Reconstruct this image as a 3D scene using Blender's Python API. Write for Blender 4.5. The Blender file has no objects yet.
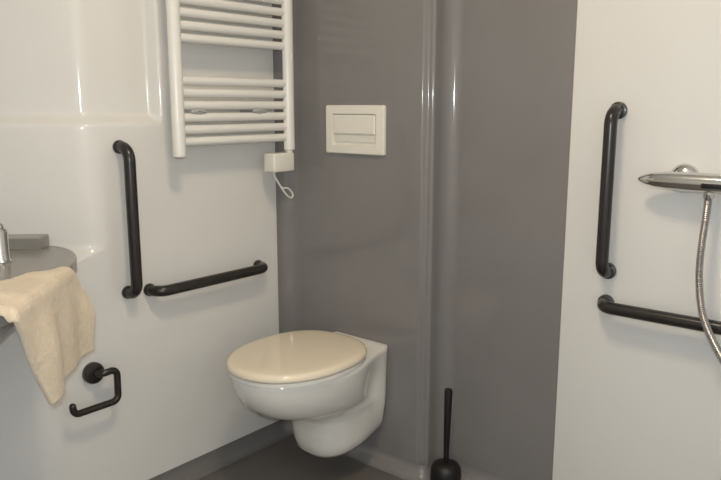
import bpy, bmesh, math, random
from mathutils import Vector, Matrix
random.seed(3)
sc = bpy.context.scene
COL = sc.collection
PI = math.pi

# ------------------------------------------------------------------ helpers
def link(o, parent=None):
    COL.objects.link(o)
    if parent: o.parent = parent
    return o

def obj(name, bm, mat, parent=None, smooth=True, angle=40):
    bmesh.ops.recalc_face_normals(bm, faces=bm.faces)
    me = bpy.data.meshes.new(name)
    if smooth:
        lim = math.radians(angle)
        for f in bm.faces: f.smooth = True
        for e in bm.edges:
            if len(e.link_faces) == 2 and e.calc_face_angle(0) > lim: e.smooth = False
    bm.to_mesh(me); bm.free()
    me.materials.append(mat)
    return link(bpy.data.objects.new(name, me), parent)

def thing(name, label, cat, loc=(0, 0, 0), group=None):
    o = bpy.data.objects.new(name, None); link(o)
    o.empty_display_size = .05
    o.location = loc; o['label'] = label; o['category'] = cat
    if group: o['group'] = group
    return o

def tag(o, label, cat, group=None):
    o['label'] = label; o['category'] = cat
    if group: o['group'] = group
    return o

def struct(o):
    o['kind'] = 'structure'; return o

def under(o, root):
    """child mesh built in world coordinates: keep it there"""
    o.matrix_parent_inverse = Matrix.Translation(-Vector(root.location)); o.parent = root
    return o

def part(name, bm, mat, root, smooth=True, angle=40, label=None):
    bmesh.ops.translate(bm, verts=bm.verts, vec=-Vector(root.location))
    o = obj(name, bm, mat, root, smooth, angle)
    if label: o['label'] = label
    return o

def sub(name, bm, mat, root, par, **k):
    """sub-part: world coords, parent is a part (at the thing's origin)"""
    bmesh.ops.translate(bm, verts=bm.verts, vec=-Vector(root.location))
    return obj(name, bm, mat, par, **k)

def loft(bm, rings, close=True, cap0=True, cap1=True):
    vs = [[bm.verts.new(p) for p in r] for r in rings]
    n = len(rings[0])
    for a, b in zip(vs, vs[1:]):
        for i in range(n if close else n - 1):
            j = (i + 1) % n
            bm.faces.new((a[i], a[j], b[j], b[i]))
    if cap0: bm.faces.new(vs[0][::-1])
    if cap1: bm.faces.new(vs[-1])
    return vs

def smooth_path(pts, r, n=8):
    """polyline with its corners rounded by radius r"""
    P = [Vector(p) for p in pts]; out = [P[0]]
    for i in range(1, len(P) - 1):
        a, b, c = P[i-1], P[i], P[i+1]
        d1 = (a - b).normalized(); d2 = (c - b).normalized()
        ang = d1.angle(d2)
        if ang > PI - .02: out.append(b); continue
        t = r / math.tan(ang / 2)
        t = min(t, (a-b).length * .49 if i > 1 else (a-b).length*.98, (c-b).length * .49 if i < len(P)-2 else (c-b).length*.98)
        rr = t * math.tan(ang / 2)
        p0 = b + d1 * t
        cen = b + (d1 + d2).normalized() * (rr / math.sin(ang / 2))
        v0 = p0 - cen; v1 = (b + d2 * t) - cen
        for k in range(n + 1):
            s = k / n; w = v0.angle(v1)
            if w < 1e-5: out.append(p0); continue
            out.append(cen + (v0 * math.sin((1 - s) * w) + v1 * math.sin(s * w)) / math.sin(w))
    out.append(P[-1]); return out

def tube(bm, path, r, seg=20, cap=True, rounded=False):
    P = [Vector(p) for p in path]
    R = r if callable(r) else (lambda i, n: r)
    n = len(P)
    T = [((P[min(i+1, n-1)] - P[max(i-1, 0)]).normalized()) for i in range(n)]
    up = Vector((0, 0, 1)) if abs(T[0].z) < .9 else Vector((0, 1, 0))
    N = (up - T[0] * up.dot(T[0])).normalized()
    rings = []
    def ring(c, N, B, rr): return [c + (N * math.cos(2*PI*k/seg) + B * math.sin(2*PI*k/seg)) * rr for k in range(seg)]
    for i in range(n):
        N = (N - T[i] * N.dot(T[i])).normalized(); B = T[i].cross(N)
        rr = R(i, n)
        if rounded and i == 0:
            for a in (8, 30, 55): rings.append(ring(P[0] + T[0]*rr*(1-math.sin(math.radians(a))) , N, B, rr*math.sin(math.radians(a))) if False else ring(P[0] - T[0]*rr*math.cos(math.radians(a)), N, B, rr*math.sin(math.radians(a))))
        rings.append(ring(P[i], N, B, rr))
        if rounded and i == n-1:
            for a in (55, 30, 8): rings.append(ring(P[-1] + T[-1]*rr*math.cos(math.radians(a)), N, B, rr*math.sin(math.radians(a))))
    loft(bm, rings, cap0=cap, cap1=cap)

def lathe(bm, prof, c, axis=(0, 0, 1), seg=40):
    """prof: list of (radius, height along axis)"""
    A = Vector(axis).normalized(); C = Vector(c)
    u = Vector((0, 0, 1)) if abs(A.z) < .9 else Vector((1, 0, 0))
    N = (u - A * u.dot(A)).normalized(); B = A.cross(N)
    loft(bm, [[C + A*h + (N*math.cos(2*PI*k/seg) + B*math.sin(2*PI*k/seg))*max(r, 1e-5) for k in range(seg)] for r, h in prof])

def box(bm, c, s, bev=0, seg=3):
    r = bmesh.ops.create_cube(bm, size=1, matrix=Matrix.Translation(c) @ Matrix.Diagonal((s[0], s[1], s[2], 1)))
    if bev:
        es = list({e for v in r['verts'] for e in v.link_edges})
        bmesh.ops.bevel(bm, geom=es, offset=bev, segments=seg, profile=.5, affect='EDGES')

def sstep(x):
    x = min(1, max(0, x)); return x*x*(3-2*x)

# ------------------------------------------------------------------ materials
def mat(name, col, rough=.3, metal=0, noise=0, nscale=6, bump=0, bscale=60, rvar=0, coat=0, spec=.5, sheen=0):
    m = bpy.data.materials.new(name); m.use_nodes = True
    nt = m.node_tree; b = nt.nodes['Principled BSDF']
    b.inputs['Base Color'].default_value = (*col, 1); b.inputs['Roughness'].default_value = rough
    b.inputs['Metallic'].default_value = metal; b.inputs['Specular IOR Level'].default_value = spec
    if coat: b.inputs['Coat Weight'].default_value = coat; b.inputs['Coat Roughness'].default_value = .05
    if sheen: b.inputs['Sheen Weight'].default_value = sheen
    tc = nt.nodes.new('ShaderNodeTexCoord')
    if noise or rvar:
        n = nt.nodes.new('ShaderNodeTexNoise'); n.inputs['Scale'].default_value = nscale; n.inputs['Detail'].default_value = 5
        nt.links.new(tc.outputs['Object'], n.inputs['Vector'])
        if noise:
            r = nt.nodes.new('ShaderNodeValToRGB')
            r.color_ramp.elements[0].position = .3; r.color_ramp.elements[1].position = .7
            r.color_ramp.elements[0].color = tuple(c*(1-noise) for c in col) + (1,)
            r.color_ramp.elements[1].color = tuple(min(1, c*(1+noise)) for c in col) + (1,)
            nt.links.new(n.outputs['Fac'], r.inputs['Fac']); nt.links.new(r.outputs['Color'], b.inputs['Base Color'])
        if rvar:
            mr = nt.nodes.new('ShaderNodeMapRange')
            mr.inputs['To Min'].default_value = rough - rvar; mr.inputs['To Max'].default_value = rough + rvar
            nt.links.new(n.outputs['Fac'], mr.inputs['Value']); nt.links.new(mr.outputs['Result'], b.inputs['Roughness'])
    if bump:
        n2 = nt.nodes.new('ShaderNodeTexNoise'); n2.inputs['Scale'].default_value = bscale; n2.inputs['Detail'].default_value = 4
        nt.links.new(tc.outputs['Object'], n2.inputs['Vector'])
        bp = nt.nodes.new('ShaderNodeBump'); bp.inputs['Strength'].default_value = bump; bp.inputs['Distance'].default_value = .01
        nt.links.new(n2.outputs['Fac'], bp.inputs['Height']); nt.links.new(bp.outputs['Normal'], b.inputs['Normal'])
    return m

M_WHITE = mat('white_moulded_wall', (.74, .73, .70), .10, noise=.012, nscale=3, bump=.004, bscale=14, rvar=.02)
M_GREY = mat('grey_moulded_wall', (.215, .206, .202), .10, noise=.035, nscale=4, bump=.004, bscale=12, rvar=.02)
M_FLOOR = mat('grey_brown_floor', (.13, .12, .11), .42, noise=.10, nscale=5, bump=.03, bscale=90, rvar=.06)
M_COVE = mat('grey_floor_cove', (.16, .155, .152), .35, noise=.05, nscale=7)
M_CEIL = mat('white_ceiling', (.78, .76, .71), .5)
M_CERAM = mat('white_ceramic', (.78, .76, .71), .10, noise=.008, nscale=4, coat=.4)
M_LID = mat('white_toilet_seat_plastic', (.80, .71, .56), .07, noise=.01, nscale=5)
M_ENAMEL = mat('white_radiator_enamel', (.80, .785, .74), .24, noise=.01, nscale=8)
M_PLAST = mat('ivory_plastic', (.80, .77, .69), .3, noise=.01, nscale=20)
M_BLACK = mat('black_nylon_bar', (.022, .019, .018), .27, noise=.12, nscale=30)
M_BLACK2 = mat('black_plastic', (.006, .005, .005), .45, noise=.1, nscale=30)
M_FLANGE = mat('dark_grey_flange', (.09, .09, .09), .22, metal=.6)
M_CHROME = mat('chrome', (.72, .71, .69), .10, metal=1, rvar=.03, nscale=20)
M_HOSE = mat('ribbed_chrome_hose', (.55, .54, .54), .34, metal=1)
M_COUNT = mat('grey_countertop', (.25, .24, .22), .22, noise=.03, nscale=6)
M_UNDER = mat('pale_grey_basin_shell', (.46, .46, .46), .4, noise=.03, nscale=6)
M_GREYP = mat('grey_plastic', (.42, .41, .40), .4)
M_CORD = mat('white_cord', (.76, .75, .72), .5)
# terry towel
M_TOWEL = mat('cream_terry', (.68, .58, .44), .95, noise=.05, nscale=45, bump=.35, bscale=260, spec=.1, sheen=.25)
M_LAMP = bpy.data.materials.new('lit_lamp_diffuser'); M_LAMP.use_nodes = True
_b = M_LAMP.node_tree.nodes['Principled BSDF']
_b.inputs['Emission Color'].default_value = (1, .80, .56, 1); _b.inputs['Emission Strength'].default_value = 27

# ------------------------------------------------------------------ plan of the room (metres)
ZC = 2.35                     # ceiling
R = .062                      # rounded corner between white and grey wall
DG = Vector((-.7071, -.7071)) # direction of the slanted wall behind the washbasin
DN = Vector((.7071, -.7071))  # its normal, into the room
BEND = .755                   # where the left wall starts to slant (y = -BEND)

def arc(cx, cy, r, a0, a1, n=10):
    return [(cx + r*math.cos(math.radians(a0 + (a1-a0)*k/n)), cy + r*math.sin(math.radians(a0 + (a1-a0)*k/n))) for k in range(n+1)]

# back (grey) wall footprint: from the left wall round the corner, along, round the step
back = [(0, -R)] + arc(R, -R, R, 180, 90, 12)[1:]
cove_path = back + [(.20, 0), (.35, 0), (.50, 0)] + arc(.576, .028, .028, -90, 0, 8) + arc(.654, .05, .05, 180, 90, 10) + [(.75, .1), (.88, .1), (1.0, .1)]
back += [(.20, 0), (.35, 0), (.50, 0)]
back += [(.571 + .018*k/10, .016*(3*(k/10)**2 - 2*(k/10)**3)) for k in range(11)]
back += arc(.594, .026, .010, -90, 0, 8) + arc(.654, .05, .05, 180, 90, 12)
back += [(.75, .1), (.88, .1), (1.0, .1)]

def wall_strip(name, pts, z0, z1, m, thick=.05):
    """wall with real thickness: front face follows pts, back face offset outwards"""
    bm = bmesh.new()
    P = [Vector((p[0], p[1])) for p in pts]; n = len(P)
    out = []
    for i in range(n):
        t = (P[min(i+1, n-1)] - P[max(i-1, 0)]).normalized()
        out.append(P[i] + Vector((-t.y, t.x)) * thick)
    zs = [z0 + (z1-z0)*k/6 for k in range(7)]
    F = [[bm.verts.new((p.x, p.y, z)) for p in P] for z in zs]
    for a, b in zip(F, F[1:]):
        for i in range(n-1): bm.faces.new((a[i], a[i+1], b[i+1], b[i]))
    return struct(obj(name, bm, m, angle=70))

wall_strip('wall_back', back, 0, ZC, M_GREY)
# white shower wall continues the grey one in the same plane, standing 2 mm proud with a rolled edge
wr = [(1.0, .1), (1.0, .0985), (1.0012, .0972), (1.003, .0965), (1.3, .0965), (1.7, .0965)] + arc(2.44, -.0635+.0, .16, 90, 0, 8) + [(2.6, -.6), (2.6, -2.0), (2.6, -2.7)]
wall_strip('wall_right', wr, 0, ZC, M_WHITE)
wall_strip('wall_front', [(2.6, -2.7), (1, -2.7), (-.75, -2.7)], 0, ZC, M_WHITE)

# left wall: moulded sheet with the slanted bend and the shallow niche
def left_wall():
    bm = bmesh.new()
    def lin(a, b, n): return [a + (b-a)*k/n for k in range(n)]
    zs = lin(0, .7, 5) + lin(.70, .84, 10) + lin(.84, 1.10, 5) + lin(1.10, 1.20, 20) + lin(1.20, ZC, 6) + [ZC]
    # s: distance along the wall; negative on the straight part (in front of the bend), positive on the slant
    Rb = .10; T = Rb*math.tan(math.radians(22.5))
    def plan(y, yb):      # kept for clarity: straight part
        return Vector((0, y)), Vector((1, 0))
    ys = [-.062, -.15, -.25, -.35, -.42] + lin(-.46, -.60, 28)
    cols = [('L', y) for y in ys] + [('T', k/6) for k in range(7)] + [('B', k/14) for k in range(1, 15)] + [('D', d) for d in (.02, .06, .12, .2, .35, .5, .7, 1.0, 1.2)]
    grid = []
    for z in zs:
        yb = -.93 + (.93-BEND)*sstep((z-.75)/.055)
        row = []
        for kind, v in cols:
            if kind == 'L': p = Vector((0, v)); nn = Vector((1, 0))
            elif kind == 'T':
                p = Vector((0, -.60 + (yb + T + .60)*(.05 + .95*v))); nn = Vector((1, 0))
            elif kind == 'B':
                a = math.radians(-45*v); c = Vector((-Rb, yb + T)); nn = Vector((math.cos(a), math.sin(a))); p = c + nn*Rb
            else:
                a = math.radians(-45); c = Vector((-Rb, yb + T)); nn = Vector((math.cos(a), math.sin(a))); p = c + nn*Rb + DG*v
            # niche: sunk above the ledge and left of the radiator
            along = -p.y if kind in 'LT' else 9
            d = .040*sstep((along-.514)/.022)*sstep((z-1.142)/.036)
            p = p - nn*d
            row.append(bm.verts.new((p.x, p.y, z)))
        grid.append(row)
    for a, b in zip(grid, grid[1:]):
        for i in range(len(a)-1): bm.faces.new((a[i], a[i+1], b[i+1], b[i]))
    o = obj('wall_left', bm, M_WHITE, angle=80)
    return struct(o), (grid and None)
left_wall()
wall_strip('wall_far_left', [(-.75, -2.7), (-.75, -1.25)], 0, ZC, M_WHITE)
# corner closing the slant
def poly_floor(name, z, m, flip=False):
    bm = bmesh.new()
    pts = [(-.75, -2.7), (2.6, -2.7), (2.6, .1)] + [(1.0, .1)] + [p for p in reversed(back)][1:] + [(0, -.93), (-.62, -1.55), (-.75, -1.68)]
    vs = [bm.verts.new((x, y, z)) for x, y in pts]
    f = bm.faces.new(vs)
    r = bmesh.ops.extrude_face_region(bm, geom=[f])
    bmesh.ops.translate(bm, verts=[v for v in r['geom'] if isinstance(v, bmesh.types.BMVert)], vec=(0, 0, -.05 if not flip else .05))
    return struct(obj(name, bm, m, smooth=False))
poly_floor('floor', 0, M_FLOOR)
poly_floor('ceiling', ZC, M_CEIL, True)

# moulded cove where the walls meet the floor
def cove(name, pts, w, h, m):
    bm = bmesh.new()
    P = [Vector((p[0], p[1])) for p in pts]; n = len(P)
    prof = [(0.002, h)] + [(.0025 + (w-.0025)*(1-math.cos(a)), .001 + (h-.001)*(1-math.sin(a))) for a in [PI/2*k/8 for k in range(9)]]
    rings = []
    for i in range(n):
        d0 = (P[i]-P[max(i-1, 0)]); d1 = (P[min(i+1, n-1)]-P[i])
        d0 = d0.normalized() if d0.length else d1.normalized(); d1 = d1.normalized() if d1.length else d0
        n0 = Vector((d0.y, -d0.x)); n1 = Vector((d1.y, -d1.x))
        nn = (n0+n1).normalized(); k = 1/max(.5, nn.dot(n0))
        rings.append([(P[i].x + nn.x*o*k, P[i].y + nn.y*o*k, z) for o, z in prof])
    loft(bm, rings, close=False, cap0=False, cap1=False)
    return struct(obj(name, bm, m, angle=60))
cove('baseboard_left', [(0, -.92), (0, -.6), (0, -.3), (0, -R)], .045, .053, M_COVE)
cove('baseboard_back', cove_path, .045, .045, M_GREY)

# ------------------------------------------------------------------ toilet
def toilet():
    cx = .338
    t = thing('toilet', 'white wall-hung toilet with its lid closed', 'toilet', (cx, 0, .10))
    N = 64
    def outline(yf, w, wb, z, y0=-.001, pw=2.15, tilt=0):
        """D-shaped section: flat against the wall, straight flanks, elliptical front"""
        pts = []
        yc = yf*.50
        # right flank from the wall to the widest point, front half ellipse, left flank back
        m = N//4
        dip = lambda s: .020*math.exp(-((s-.42)/.2)**2)*math.exp(-((z-.315)/.06)**2)   # hollow between bowl and wall
        for k in range(m):
            s = k/m; pts.append((wb + (w-wb)*sstep(s) - .012*max(0, 1-s/.1)**2 - dip(s), y0 + (yc-y0)*s))
        for k in range(N//2):
            a = PI*k/(N//2)
            c, s = math.cos(a), math.sin(a)
            x = math.copysign(abs(c)**(2/pw), c)*w; y = yc + (yf-yc)*abs(s)**(2/pw)
            pts.append((x, y))
        for k in range(m):
            s = k/m; pts.append((-(w + (wb-w)*sstep(s) - dip(1-s)), yc + (y0-yc)*s))
        pts.append((-wb + .012, y0))
        return [(cx + x, y, z + tilt*(y+.2)) for x, y in pts]
    bm = bmesh.new()
    S = [ # z, front, half width, half width at wall, tilt
        (.097, -.190, .050, .045, .15), (.099, -.226, .078, .070, .15), (.106, -.252, .099, .086, .14), (.121, -.266, .110, .096, .11),
        (.15, -.275, .115, .103, .07), (.19, -.281, .118, .108, .03), (.225, -.286, .120, .114, 0), (.250, -.303, .123, .116, 0),
        (.263, -.334, .129, .118, 0), (.273, -.378, .128, .119, 0), (.287, -.425, .139, .120, 0), (.308, -.465, .151, .121, 0),
        (.338, -.497, .163, .122, 0), (.370, -.515, .171, .123, 0), (.395, -.522, .175, .124, 0), (.410, -.524, .1775, .125, 0),
        (.421, -.524, .1775, .125, 0), (.425, -.520, .1735, .121, 0)]
    loft(bm, [outline(f, w, wb, z, tilt=tl, pw=2.5 if z < .26 else 2.15) for z, f, w, wb, tl in S])
    part('bowl', bm, M_CERAM, t, angle=50)
    def egg(sc_, z, dy=0):
        """seat outline: rounded front, squarer hinge end"""
        pts = []
        yc, yf, yb = -.305, -.534, -.085
        for k in range(72):
            a = 2*PI*k/72; c, s = math.cos(a), math.sin(a)
            p = 2.1 if s > 0 else 2.5
            x = math.copysign(abs(c)**(2/p), c)*.184
            y = yc - (yc-yf)*abs(s)**(2/p) if s > 0 else yc + (yb-yc)*abs(s)**(2/p)
            pts.append((cx + x*sc_, (y-yc)*sc_ + yc, z))
        return pts
    bm = bmesh.new()
    ZL = -.0075
    loft(bm, [egg(.965, .4325+ZL), egg(.985, .434+ZL), egg(.985, .4445+ZL), egg(.97, .446+ZL)])
    part('seat', bm, M_CERAM, t, angle=60)
    bm = bmesh.new()
    loft(bm, [egg(k, z+ZL) for k, z in ((.985, .4475), (.998, .449), (1.0, .452), (.998, .456), (.992, .4605), (.980, .4645), (.955, .4678), (.92, .4695), (.8, .4715), (.55, .473), (.25, .474), (.06, .4743))])
    part('lid', bm, M_LID, t, angle=60)
    for s in (-1, 1):
        bm = bmesh.new()
        tube(bm, [(cx + s*.085, -.080, .433), (cx + s*.045, -.080, .433)], .0078, rounded=True)
        part('hinge', bm, M_LID, t)
    bm = bmesh.new()
    lathe(bm, [(.007, 0), (.007, .003), (.004, .004)], (cx + .1035, -.09, .17), (1, 0, 0), 16)
    part('fixing_cap', bm, M_CERAM, t)
toilet()

# ------------------------------------------------------------------ flush plate
def flush_plate():
    c = Vector((.315, 0, 1.1215)); W, H = .246, .156
    t = thing('flush_plate', 'white flush plate with a wide push button on the grey wall above the toilet', 'flush plate', c)
    def rr(w, h, r, y, dz=0):
        pts = []
        for qx, qz, a0 in ((1, 1, 0), (-1, 1, 90), (-1, -1, 180), (1, -1, 270)):
            for k in range(5):
                a = math.radians(a0 + 90*k/4)
                pts.append((c.x + qx*(w/2-r) + r*math.cos(a), y, c.z + dz + qz*(h/2-r) + r*math.sin(a)))
        return pts
    bm = bmesh.new()
    loft(bm, [rr(W, H, .006, 0), rr(W, H, .006, -.008), rr(W-.006, H-.006, .005, -.012), rr(W-.060, H-.054, .005, -.0135),
              rr(W-.066, H-.060, .004, -.004)], cap0=False)
    part('frame', bm, M_PLAST, t, smooth=False)
    bm = bmesh.new()
    loft(bm, [rr(.174, .060, .004, -.004, .0165), rr(.174, .060, .004, -.0105, .0165), rr(.168, .054, .003, -.0125, .0165)])
    part('large_button', bm, M_PLAST, t, smooth=False)
    bm = bmesh.new()   # lower button tips inwards at its foot
    a = rr(.174, .023, .003, -.004, -.028); b = [(x, -.0125 if z > c.z-.028 else -.0085, z) for x, y, z in rr(.172, .021, .003, -.01, -.028)]
    loft(bm, [a, b])
    part('small_button', bm, M_PLAST, t, smooth=False)
flush_plate()

# ------------------------------------------------------------------ grab bars
def grab_bar(a, b, normal, label, r=.0165, off=.052, fl=None):
    a, b, n = Vector(a), Vector(b), Vector(normal)
    t = thing('grab_bar', label, 'grab bar', a, 'black grab bars')
    bm = bmesh.new()
    tube(bm, smooth_path([a + n*.006, a + n*off, b + n*off, b + n*.006], .036, 10), r, 24)
    part('rail', bm, M_BLACK, t)
    for p in (a, b):
        bm = bmesh.new()
        k = 1 if fl else .86
        lathe(bm, [(.0215*k, 0), (.0225*k, .002), (.0225*k, .009), (.021*k, .012), (.0170, .0135)], p, n, 32)
        part('flange', bm, fl or M_BLACK, t, label='dark grey mounting flange' if fl else None)
    return t
grab_bar((0, -.664, 1.084), (0, -.664, .662), (1, 0, 0), 'vertical black grab bar on the white wall left of the radiator')
grab_bar((0, -.592, .655), (0, -.158, .655), (1, 0, 0), 'horizontal black grab bar on the white wall below the radiator')
YR = .0965
grab_bar((1.130, YR, 1.186), (1.130, YR, .760), (0, -1, 0), 'vertical black grab bar beside the shower mixer', fl=M_FLANGE)
grab_bar((1.130, YR, .671), (1.66, YR, .671), (0, -1, 0), 'horizontal black grab bar behind the shower hose', fl=M_FLANGE)

# ------------------------------------------------------------------ toilet roll holder
def roll_holder():
    c = Vector((0, -.792, .452))
    t = thing('toilet_roll_holder', 'empty black toilet roll holder on the white wall below the towel', 'toilet roll holder', c)
    bm = bmesh.new()
    lathe(bm, [(.029, -.001), (.031, .002), (.031, .013), (.029, .018), (.022, .021), (.010, .022)], c, (1, 0, 0), 36)
    part('flange', bm, M_BLACK, t)
    bm = bmesh.new()
    tube(bm, smooth_path([c + Vector((.012, .0, 0)), c + Vector((.05, .0, .006)), c + Vector((.052, .048, .010)), c + Vector((.052, .046, -.085)), c + Vector((.052, -.088, -.085)), c + Vector((.052, -.091, -.060))], .018, 8), .0098, 18, rounded=True)
    part('roll_bar', bm, M_BLACK, t)
roll_holder()

# ------------------------------------------------------------------ towel radiator
def radiator():
    X = .080; Y0, Y1 = -.517, -.072; ZB, ZT = 1.050, 1.86
    t = thing('towel_radiator', 'white tubular towel radiator on the left wall', 'radiator', (0, (Y0+Y1)/2, ZB))
    def dpost(y):
        bm = bmesh.new()
        prof = [(.019*math.cos(a) if math.cos(a) > 0 else .014*math.cos(a), .020*math.sin(a)) for a in [2*PI*k/28 for k in range(28)]]
        def ring(z, s): return [(X + px*s, y + py*s, z) for px, py in prof]
        loft(bm, [ring(ZB, .8), ring(ZB+.003, 1), ring(ZT-.003, 1), ring(ZT, .8)])
        return bm
    for y in (Y0, Y1): 
        p = part('upright', dpost(y), M_ENAMEL, t)
        bm = bmesh.new(); lathe(bm, [(.010, -.004), (.0115, -.003), (.0115, 0.001)], (X, y, ZB), (0, 0, 1), 20)
        part('end_cap', bm, M_GREYP, t, label='grey end plug')
    zs = [1.0935 + .0352*i for i in range(6)] + [1.3890 + .0356*i for i in range(7)] + [1.67 + .035*i for i in range(5)]
    for z in zs:
        bm = bmesh.new()
        tube(bm, [(X-.004, Y0+.004, z), (X-.004, (Y0+Y1)/2, z), (X-.004, Y1-.004, z)], .0132, 18)
        part('rail', bm, M_ENAMEL, t)
    zb = (zs[2]+zs[3])/2
    for y in (-.445, -.205):
        bm = bmesh.new()
        box(bm, (.045, y, zb), (.09, .020, .016), .003)
        box(bm, (.084, y, zb), (.012, .056, .0125), .005)
        part('wall_bracket', bm, M_GREYP, t, label='grey wall clamp between two rails')
    # electric heating element control under the right upright
    bm = bmesh.new(); box(bm, (.081, -.120, 1.0125), (.052, .094, .062), .006)
    bx = part('control_box', bm, M_PLAST, t, label='ivory control box under the right upright')
    bm = bmesh.new(); tube(bm, [(X, Y1, 1.04), (X, Y1, 1.053)], .013, 20)
    sub('collar', bm, M_ENAMEL, t, bx)
    p = [(.083, -.148, .982), (.083, -.140, .962), (.084, -.116, .928), (.085, -.092, .900), (.085, -.070, .888), (.085, -.064, .902), (.085, -.085, .922), (.085, -.108, .925), (.084, -.118, .930)]
    # smooth the loop
    P = [Vector(q) for q in p]; path = []
    for i in range(len(P)-1):
        a, b, c, d = P[max(i-1, 0)], P[i], P[i+1], P[min(i+2, len(P)-1)]
        for k in range(6):
            s = k/6
            path.append(.5*((2*b) + (c-a)*s + (2*a-5*b+4*c-d)*s*s + (3*b-a-3*c+d)*s**3))
    path.append(P[-1])
    bm = bmesh.new(); tube(bm, path, .0031, 10)
    sub('cord', bm, M_CORD, t, bx)
radiator()

# ------------------------------------------------------------------ toilet brush
def brush():
    c = Vector((.676, .018, 0))
    t = thing('toilet_brush', 'black toilet brush in its holder on the floor by the grey wall', 'toilet brush', c)
    bm = bmesh.new()
    lathe(bm, [(.042, 0), (.048, .003), (.050, .02), (.0495, .042), (.047, .060), (.041, .070), (.031, .076), (.020, .079), (.012, .080)], c, seg=40)
    part('holder', bm, M_BLACK2, t)
    bm = bmesh.new()
    h0, h1 = .077, .325
    tube(bm, [c + Vector((.0, .0, h0)), c + Vector((.0, .0, h0+.03)), c + Vector((.001, 0, h0+.1)), c + Vector((.003, 0, h1-.006)), c + Vector((.003, 0, h1))],
         lambda i, n: (.0085, .0085, .0105, .0128, .0112)[i], 20)
    part('handle', bm, M_BLACK2, t)
brush()

# ------------------------------------------------------------------ shower mixer
def mixer():
    c = Vector((1.37, YR, 1.022))
    t = thing('shower_mixer', 'chrome shower mixer bar with a hose on the white shower wall', 'shower mixer', c)
    Y = .042
    bm = bmesh.new()
    # flattened bar with a pointed lever end
    prof = [(1.210, .002), (1.215, .006), (1.228, .0115), (1.248, .0165), (1.280, .0200), (1.33, .0215), (1.40, .022), (1.50, .022), (1.535, .0205), (1.553, .017), (1.562, .008), (1.564, .002)]
    loft(bm, [[(x, Y + 1.12*r*math.cos(2*PI*k/28), 1.018 + 1.1*r*math.sin(2*PI*k/28) + .0*(1.40-x)) for k in range(28)] for x, r in prof])
    body = part('body', bm, M_CHROME, t)
    bm = bmesh.new()
    box(bm, (1.4175, Y-.0235, 1.013), (.105, .006, .012), .002)
    sub('lever_slot', bm, M_BLACK2, t, body)
    for x in (1.306, 1.456):
        bm = bmesh.new()
        lathe(bm, [(.036, 0), (.037, .003), (.034, .012), (.024, .019), (.017, .022), (.017, .045)], (x, YR, 1.021), (0, -1, 0), 36)
        part('escutcheon', bm, M_CHROME, t)
    bm = bmesh.new()
    lathe(bm, [(.012, .004), (.0125, 0), (.0125, -.018), (.0105, -.022)], (1.378, Y, 1.002), (0, 0, 1), 24)
    part('outlet', bm, M_CHROME, t)
    P = [Vector(q) for q in [(1.378, Y, .985), (1.376, Y-.001, .93), (1.374, Y-.008, .855), (1.379, Y-.022, .79), (1.396, Y-.034, .71), (1.426, Y-.036, .645), (1.47, Y-.03, .58), (1.53, Y-.02, .54), (1.60, Y-.01, .58), (1.64, Y, .70), (1.66, Y, .95), (1.68, Y, 1.25), (1.70, Y-.01, 1.47)]]
    path = []
    for i in range(len(P)-1):
        a, b, cc, d = P[max(i-1, 0)], P[i], P[i+1], P[min(i+2, len(P)-1)]
        m = max(6, int((cc-b).length/.0022))
        for k in range(m):
            s = k/m
            path.append(.5*((2*b) + (cc-a)*s + (2*a-5*b+4*cc-d)*s*s + (3*b-a-3*cc+d)*s**3))
    path.append(P[-1])
    bm = bmesh.new(); tube(bm, path, lambda i, n: .0095 if i % 2 else .0080, 12)
    part('hose', bm, M_HOSE, t)
    # hand shower and its wall hook, beyond the right edge of the view
    bm = bmesh.new()
    tube(bm, [(1.70, Y-.01, 1.46), (1.70, Y-.015, 1.53), (1.70, Y-.03, 1.64), (1.70, Y-.06, 1.69)], lambda i, n: (.010, .012, .013, .015)[i], 20)
    lathe(bm, [(.01, -.02), (.035, 0), (.042, .012), (.040, .018), (.02, .019)], (1.70, Y-.07, 1.695), (0, -.8, -.6), 32)
    hs = part('hand_shower', bm, M_CHROME, t)
    bm = bmesh.new()
    lathe(bm, [(.022, 0), (.022, .008), (.012, .012), (.012, .06)], (1.70, YR, 1.55), (0, -1, 0), 24)
    sub('wall_hook', bm, M_CHROME, t, hs)
mixer()

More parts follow.
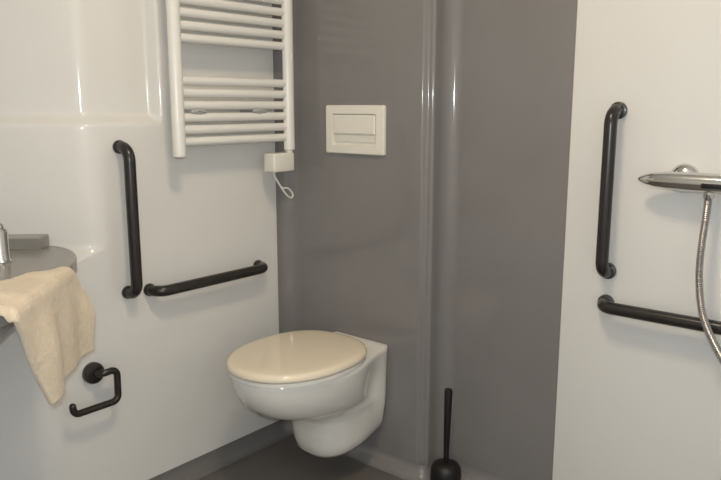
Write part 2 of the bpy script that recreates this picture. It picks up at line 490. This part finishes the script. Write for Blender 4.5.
# ------------------------------------------------------------------ washbasin counter on the slanted wall
O2 = Vector((0, -BEND))
ZT = .82
def un(u, n, z):
    p = O2 + DG*u + DN*n
    return Vector((p.x, p.y, z))
def basin():
    t = thing('washbasin', 'grey washbasin counter under the cream towel', 'washbasin', un(.4, .0, ZT))
    # plan outline (u along the wall to the left, n out of the wall)
    pts = [(.95, .004), (.16, .004)]
    ol = [(.95, .012), (.14, .012)] + [(.14 - .158*math.sin(a), .012 + .30*(1-math.cos(a))) for a in [PI/2*k/10 for k in range(1, 11)]]
    ol += [(-.018, .42)] + [(.062 - .08*math.cos(a), .62 + .08*math.sin(a)) for a in [PI/2*k/8 for k in range(9)]] + [(.4, .70), (.95, .70)]
    ol += [(.95, .35)]
    fine = []
    for (u0, n0), (u1, n1) in zip(ol, ol[1:] + ol[:1]):
        m = max(1, int(math.hypot(u1-u0, n1-n0)/.04))
        fine += [(u0 + (u1-u0)*k/m, n0 + (n1-n0)*k/m) for k in range(m)]
    ol = fine
    bm = bmesh.new()
    cu, cn = .45, .36
    def ring(z, ins): return [un(u + (cu-u)*ins, n + (cn-n)*ins, z) for u, n in ol]
    bowlring = lambda k, z: [un(.52 + .30*k*math.cos(a), .38 + .22*k*math.sin(a), z) for a in angs]
    angs = [math.atan2((n-.38)/.22, (u-.52)/.30) for u, n in ol]
    loft(bm, [ring(ZT-.034, .04), ring(ZT-.034, 0), ring(ZT-.005, 0), ring(ZT-.0015, .006), ring(ZT, .015), bowlring(1.05, ZT), bowlring(1.0, ZT-.006), bowlring(.93, ZT-.05), bowlring(.75, ZT-.10), bowlring(.4, ZT-.125), bowlring(.08, ZT-.13)], cap0=False)
    part('countertop', bm, M_COUNT, t, angle=50)
    bm = bmesh.new()
    A = [(.122, .004), (.95, .004), (.95, .068), (.125, .068)]
    loft(bm, [[un(u, n, ZT-.002) for u, n in A], [un(u, n, ZT+.027) for u, n in A], [un(u + (.004 if u < .5 else 0), n - (.004 if n > .05 else 0), ZT+.030) for u, n in A]])
    part('upstand', bm, M_COUNT, t, smooth=False)
    # moulded shell under the counter, its right side falling to the left
    bm = bmesh.new()
    sec = [(.03, ZT-.036), (.034, ZT-.078), (.08, ZT-.105), (.28, ZT-.19), (.95, ZT-.20), (.95, ZT-.036)]
    loft(bm, [[un(u, .16, z) for u, z in sec], [un(u, .62, z) for u, z in sec], [un(u+.006, .63, z+.003) for u, z in sec]], close=False)
    part('basin_shell', bm, M_UNDER, t, smooth=False)
    bm = bmesh.new()
    tube(bm, smooth_path([un(.030, .655, ZT-.03), un(.030, .655, ZT-.092), un(.07, .655, ZT-.112), un(.28, .655, ZT-.20), un(.95, .655, ZT-.21)], .01, 5), .0055, 12)
    part('towel_rail', bm, M_FLANGE, t, label='thin dark rail under the front edge')
    return t
basin()

def tap():
    c = un(.163, .235, ZT)
    t = thing('basin_tap', 'chrome mixer tap standing on the grey washbasin counter', 'tap', c)
    bm = bmesh.new()
    lathe(bm, [(.027, 0), (.0275, .004), (.024, .008), (.0225, .012), (.0225, .075), (.021, .082), (.017, .086)], c, seg=32)
    b = part('body', bm, M_CHROME, t)
    bm = bmesh.new()
    d = Vector((DG.x, DG.y, 0)); n = Vector((DN.x, DN.y, 0))
    tube(bm, [c + Vector((0, 0, .045)) + d*.01, c + Vector((0, 0, .062)) + d*.06 + n*.03, c + Vector((0, 0, .06)) + d*.12 + n*.06, c + Vector((0, 0, .05)) + d*.135 + n*.068], lambda i, k: (.014, .0125, .0115, .010)[i], 18)
    part('spout', bm, M_CHROME, t)
    bm = bmesh.new()
    tube(bm, [c + Vector((0, 0, .088)), c + Vector((0, 0, .097)) + d*.05, c + Vector((0, 0, .108)) + d*.09], lambda i, k: (.015, .009, .006)[i], 16, rounded=True)
    part('lever', bm, M_CHROME, t)
tap()

# ------------------------------------------------------------------ towel draped over the counter's right edge
def towel():
    bm = bmesh.new()
    NB, NA = 74, 66
    UE, NE = -.034, .69        # counter edges
    r = .016
    LIN, HANG = .26, .24
    def wrap(d, r):           # d: distance past the edge start -> (horizontal advance, drop)
        if d < 0: return d, 0
        if d < r*PI/2: return r*math.sin(d/r), r*(1-math.cos(d/r))
        return r, r + d - r*PI/2
    grid = []
    for i in range(NB+1):
        b0 = b = -LIN + (LIN+HANG)*i/NB
        # extent along the counter edge (from the wall outwards)
        back_lim = .355 + min(.26, max(0, -b)*1.25) - (.045*sstep(b/.2) if b > 0 else 0) - .018*math.sin(b*21)
        front_lim = NE + .014 + .006*math.sin(b*18) if b < 0 else NE + .030 - .120*(b/HANG)**.85
        row = []
        for j in range(NA+1):
            a = back_lim + (front_lim-back_lim)*j/NA
            b = b0*(1 - .10*(1-j/NA)) if b0 > 0 else b0      # hangs a little shorter towards the wall
            ha, dz1 = wrap(b, r)
            na, dz2 = wrap(a - (NE - r + .008), r)
            n = min(a, NE - r + .008) + (na if a > NE - r + .008 else 0)
            u = UE + r - .008 - ha if b > 0 else UE + r - .008 - b
            z = ZT + .0082 - dz1 - dz2*(1 if b < .03 else max(0, 1-(b-.03)/.05))
            # folds
            w = .0045*math.sin(a*34 + b*9) + .003*math.sin(a*71 - b*22 + 1)
            if b > .02:
                k = sstep((b-.02)/.12)
                u -= k*(.010 + .008*math.sin(a*24+.6) + .006*math.sin(a*47)) 
                u -= .010*k*sstep((.50-a)/.2)
            else:
                z += max(0, w)*.7 + .006*sstep((-b)/.05)*sstep((a-back_lim)/.06)*abs(math.sin(a*13+b*11))*.6
            row.append(bm.verts.new(un(u, n, z)))
        grid.append(row)
    for a, b in zip(grid, grid[1:]):
        for j in range(NA): bm.faces.new((a[j], a[j+1], b[j+1], b[j]))
    o = obj('towel', bm, M_TOWEL, angle=180)
    c = un(.0, .5, ZT)
    o.data.transform(Matrix.Translation(-c)); o.location = c
    m = o.modifiers.new('thickness', 'SOLIDIFY'); m.thickness = .012; m.offset = 0
    tx = bpy.data.textures.new('terry', 'CLOUDS'); tx.noise_scale = .012; tx.noise_depth = 2
    m = o.modifiers.new('subd', 'SUBSURF'); m.levels = 1; m.render_levels = 1
    m = o.modifiers.new('pile', 'DISPLACE'); m.texture = tx; m.strength = .0022; m.mid_level = .5
    tag(o, 'cream terry towel draped over the end of the washbasin counter', 'towel')
towel()

# ------------------------------------------------------------------ lamp on the ceiling (above the view)
def ceiling_lamp(x, y):
    t = thing('ceiling_light', 'round white ceiling lamp in the middle of the ceiling', 'ceiling light', (x, y, ZC))
    bm = bmesh.new(); lathe(bm, [(.17, 0), (.17, -.03), (.155, -.034)], (x, y, ZC), seg=40)
    part('base', bm, M_ENAMEL, t)
    bm = bmesh.new(); lathe(bm, [(.152, -.034), (.15, -.05), (.13, -.068), (.09, -.080), (.04, -.086), (.002, -.087)], (x, y, ZC), seg=40)
    part('diffuser', bm, M_LAMP, t, label='glowing warm diffuser')
ceiling_lamp(1.15, -1.0)

# ------------------------------------------------------------------ camera, flash, world, view
CAM = Vector((1.8368, -1.7909, 1.2))
cd = bpy.data.cameras.new('camera'); cam = link(bpy.data.objects.new('camera', cd))
cam.location = CAM; cam.rotation_euler = (math.radians(90) - math.atan(135/720), 0, math.radians(40))
cd.sensor_width = 36; cd.lens = 36*720/721; cd.clip_start = .02
sc.camera = cam

fl = bpy.data.lights.new('camera_flash', 'POINT'); fl.energy = 18; fl.color = (.88, .94, 1); fl.shadow_soft_size = .018
fo = link(bpy.data.objects.new('camera_flash', fl)); fo.location = CAM + Vector((.03, -.03, .06))

w = bpy.data.worlds.new('world'); sc.world = w; w.use_nodes = True
w.node_tree.nodes['Background'].inputs['Color'].default_value = (.9, .92, 1, 1)
w.node_tree.nodes['Background'].inputs['Strength'].default_value = .05

vs = sc.view_settings
vs.view_transform = 'Standard'; vs.look = 'None'; vs.gamma = 1; vs.use_curve_mapping = False
vs.exposure = 1.05
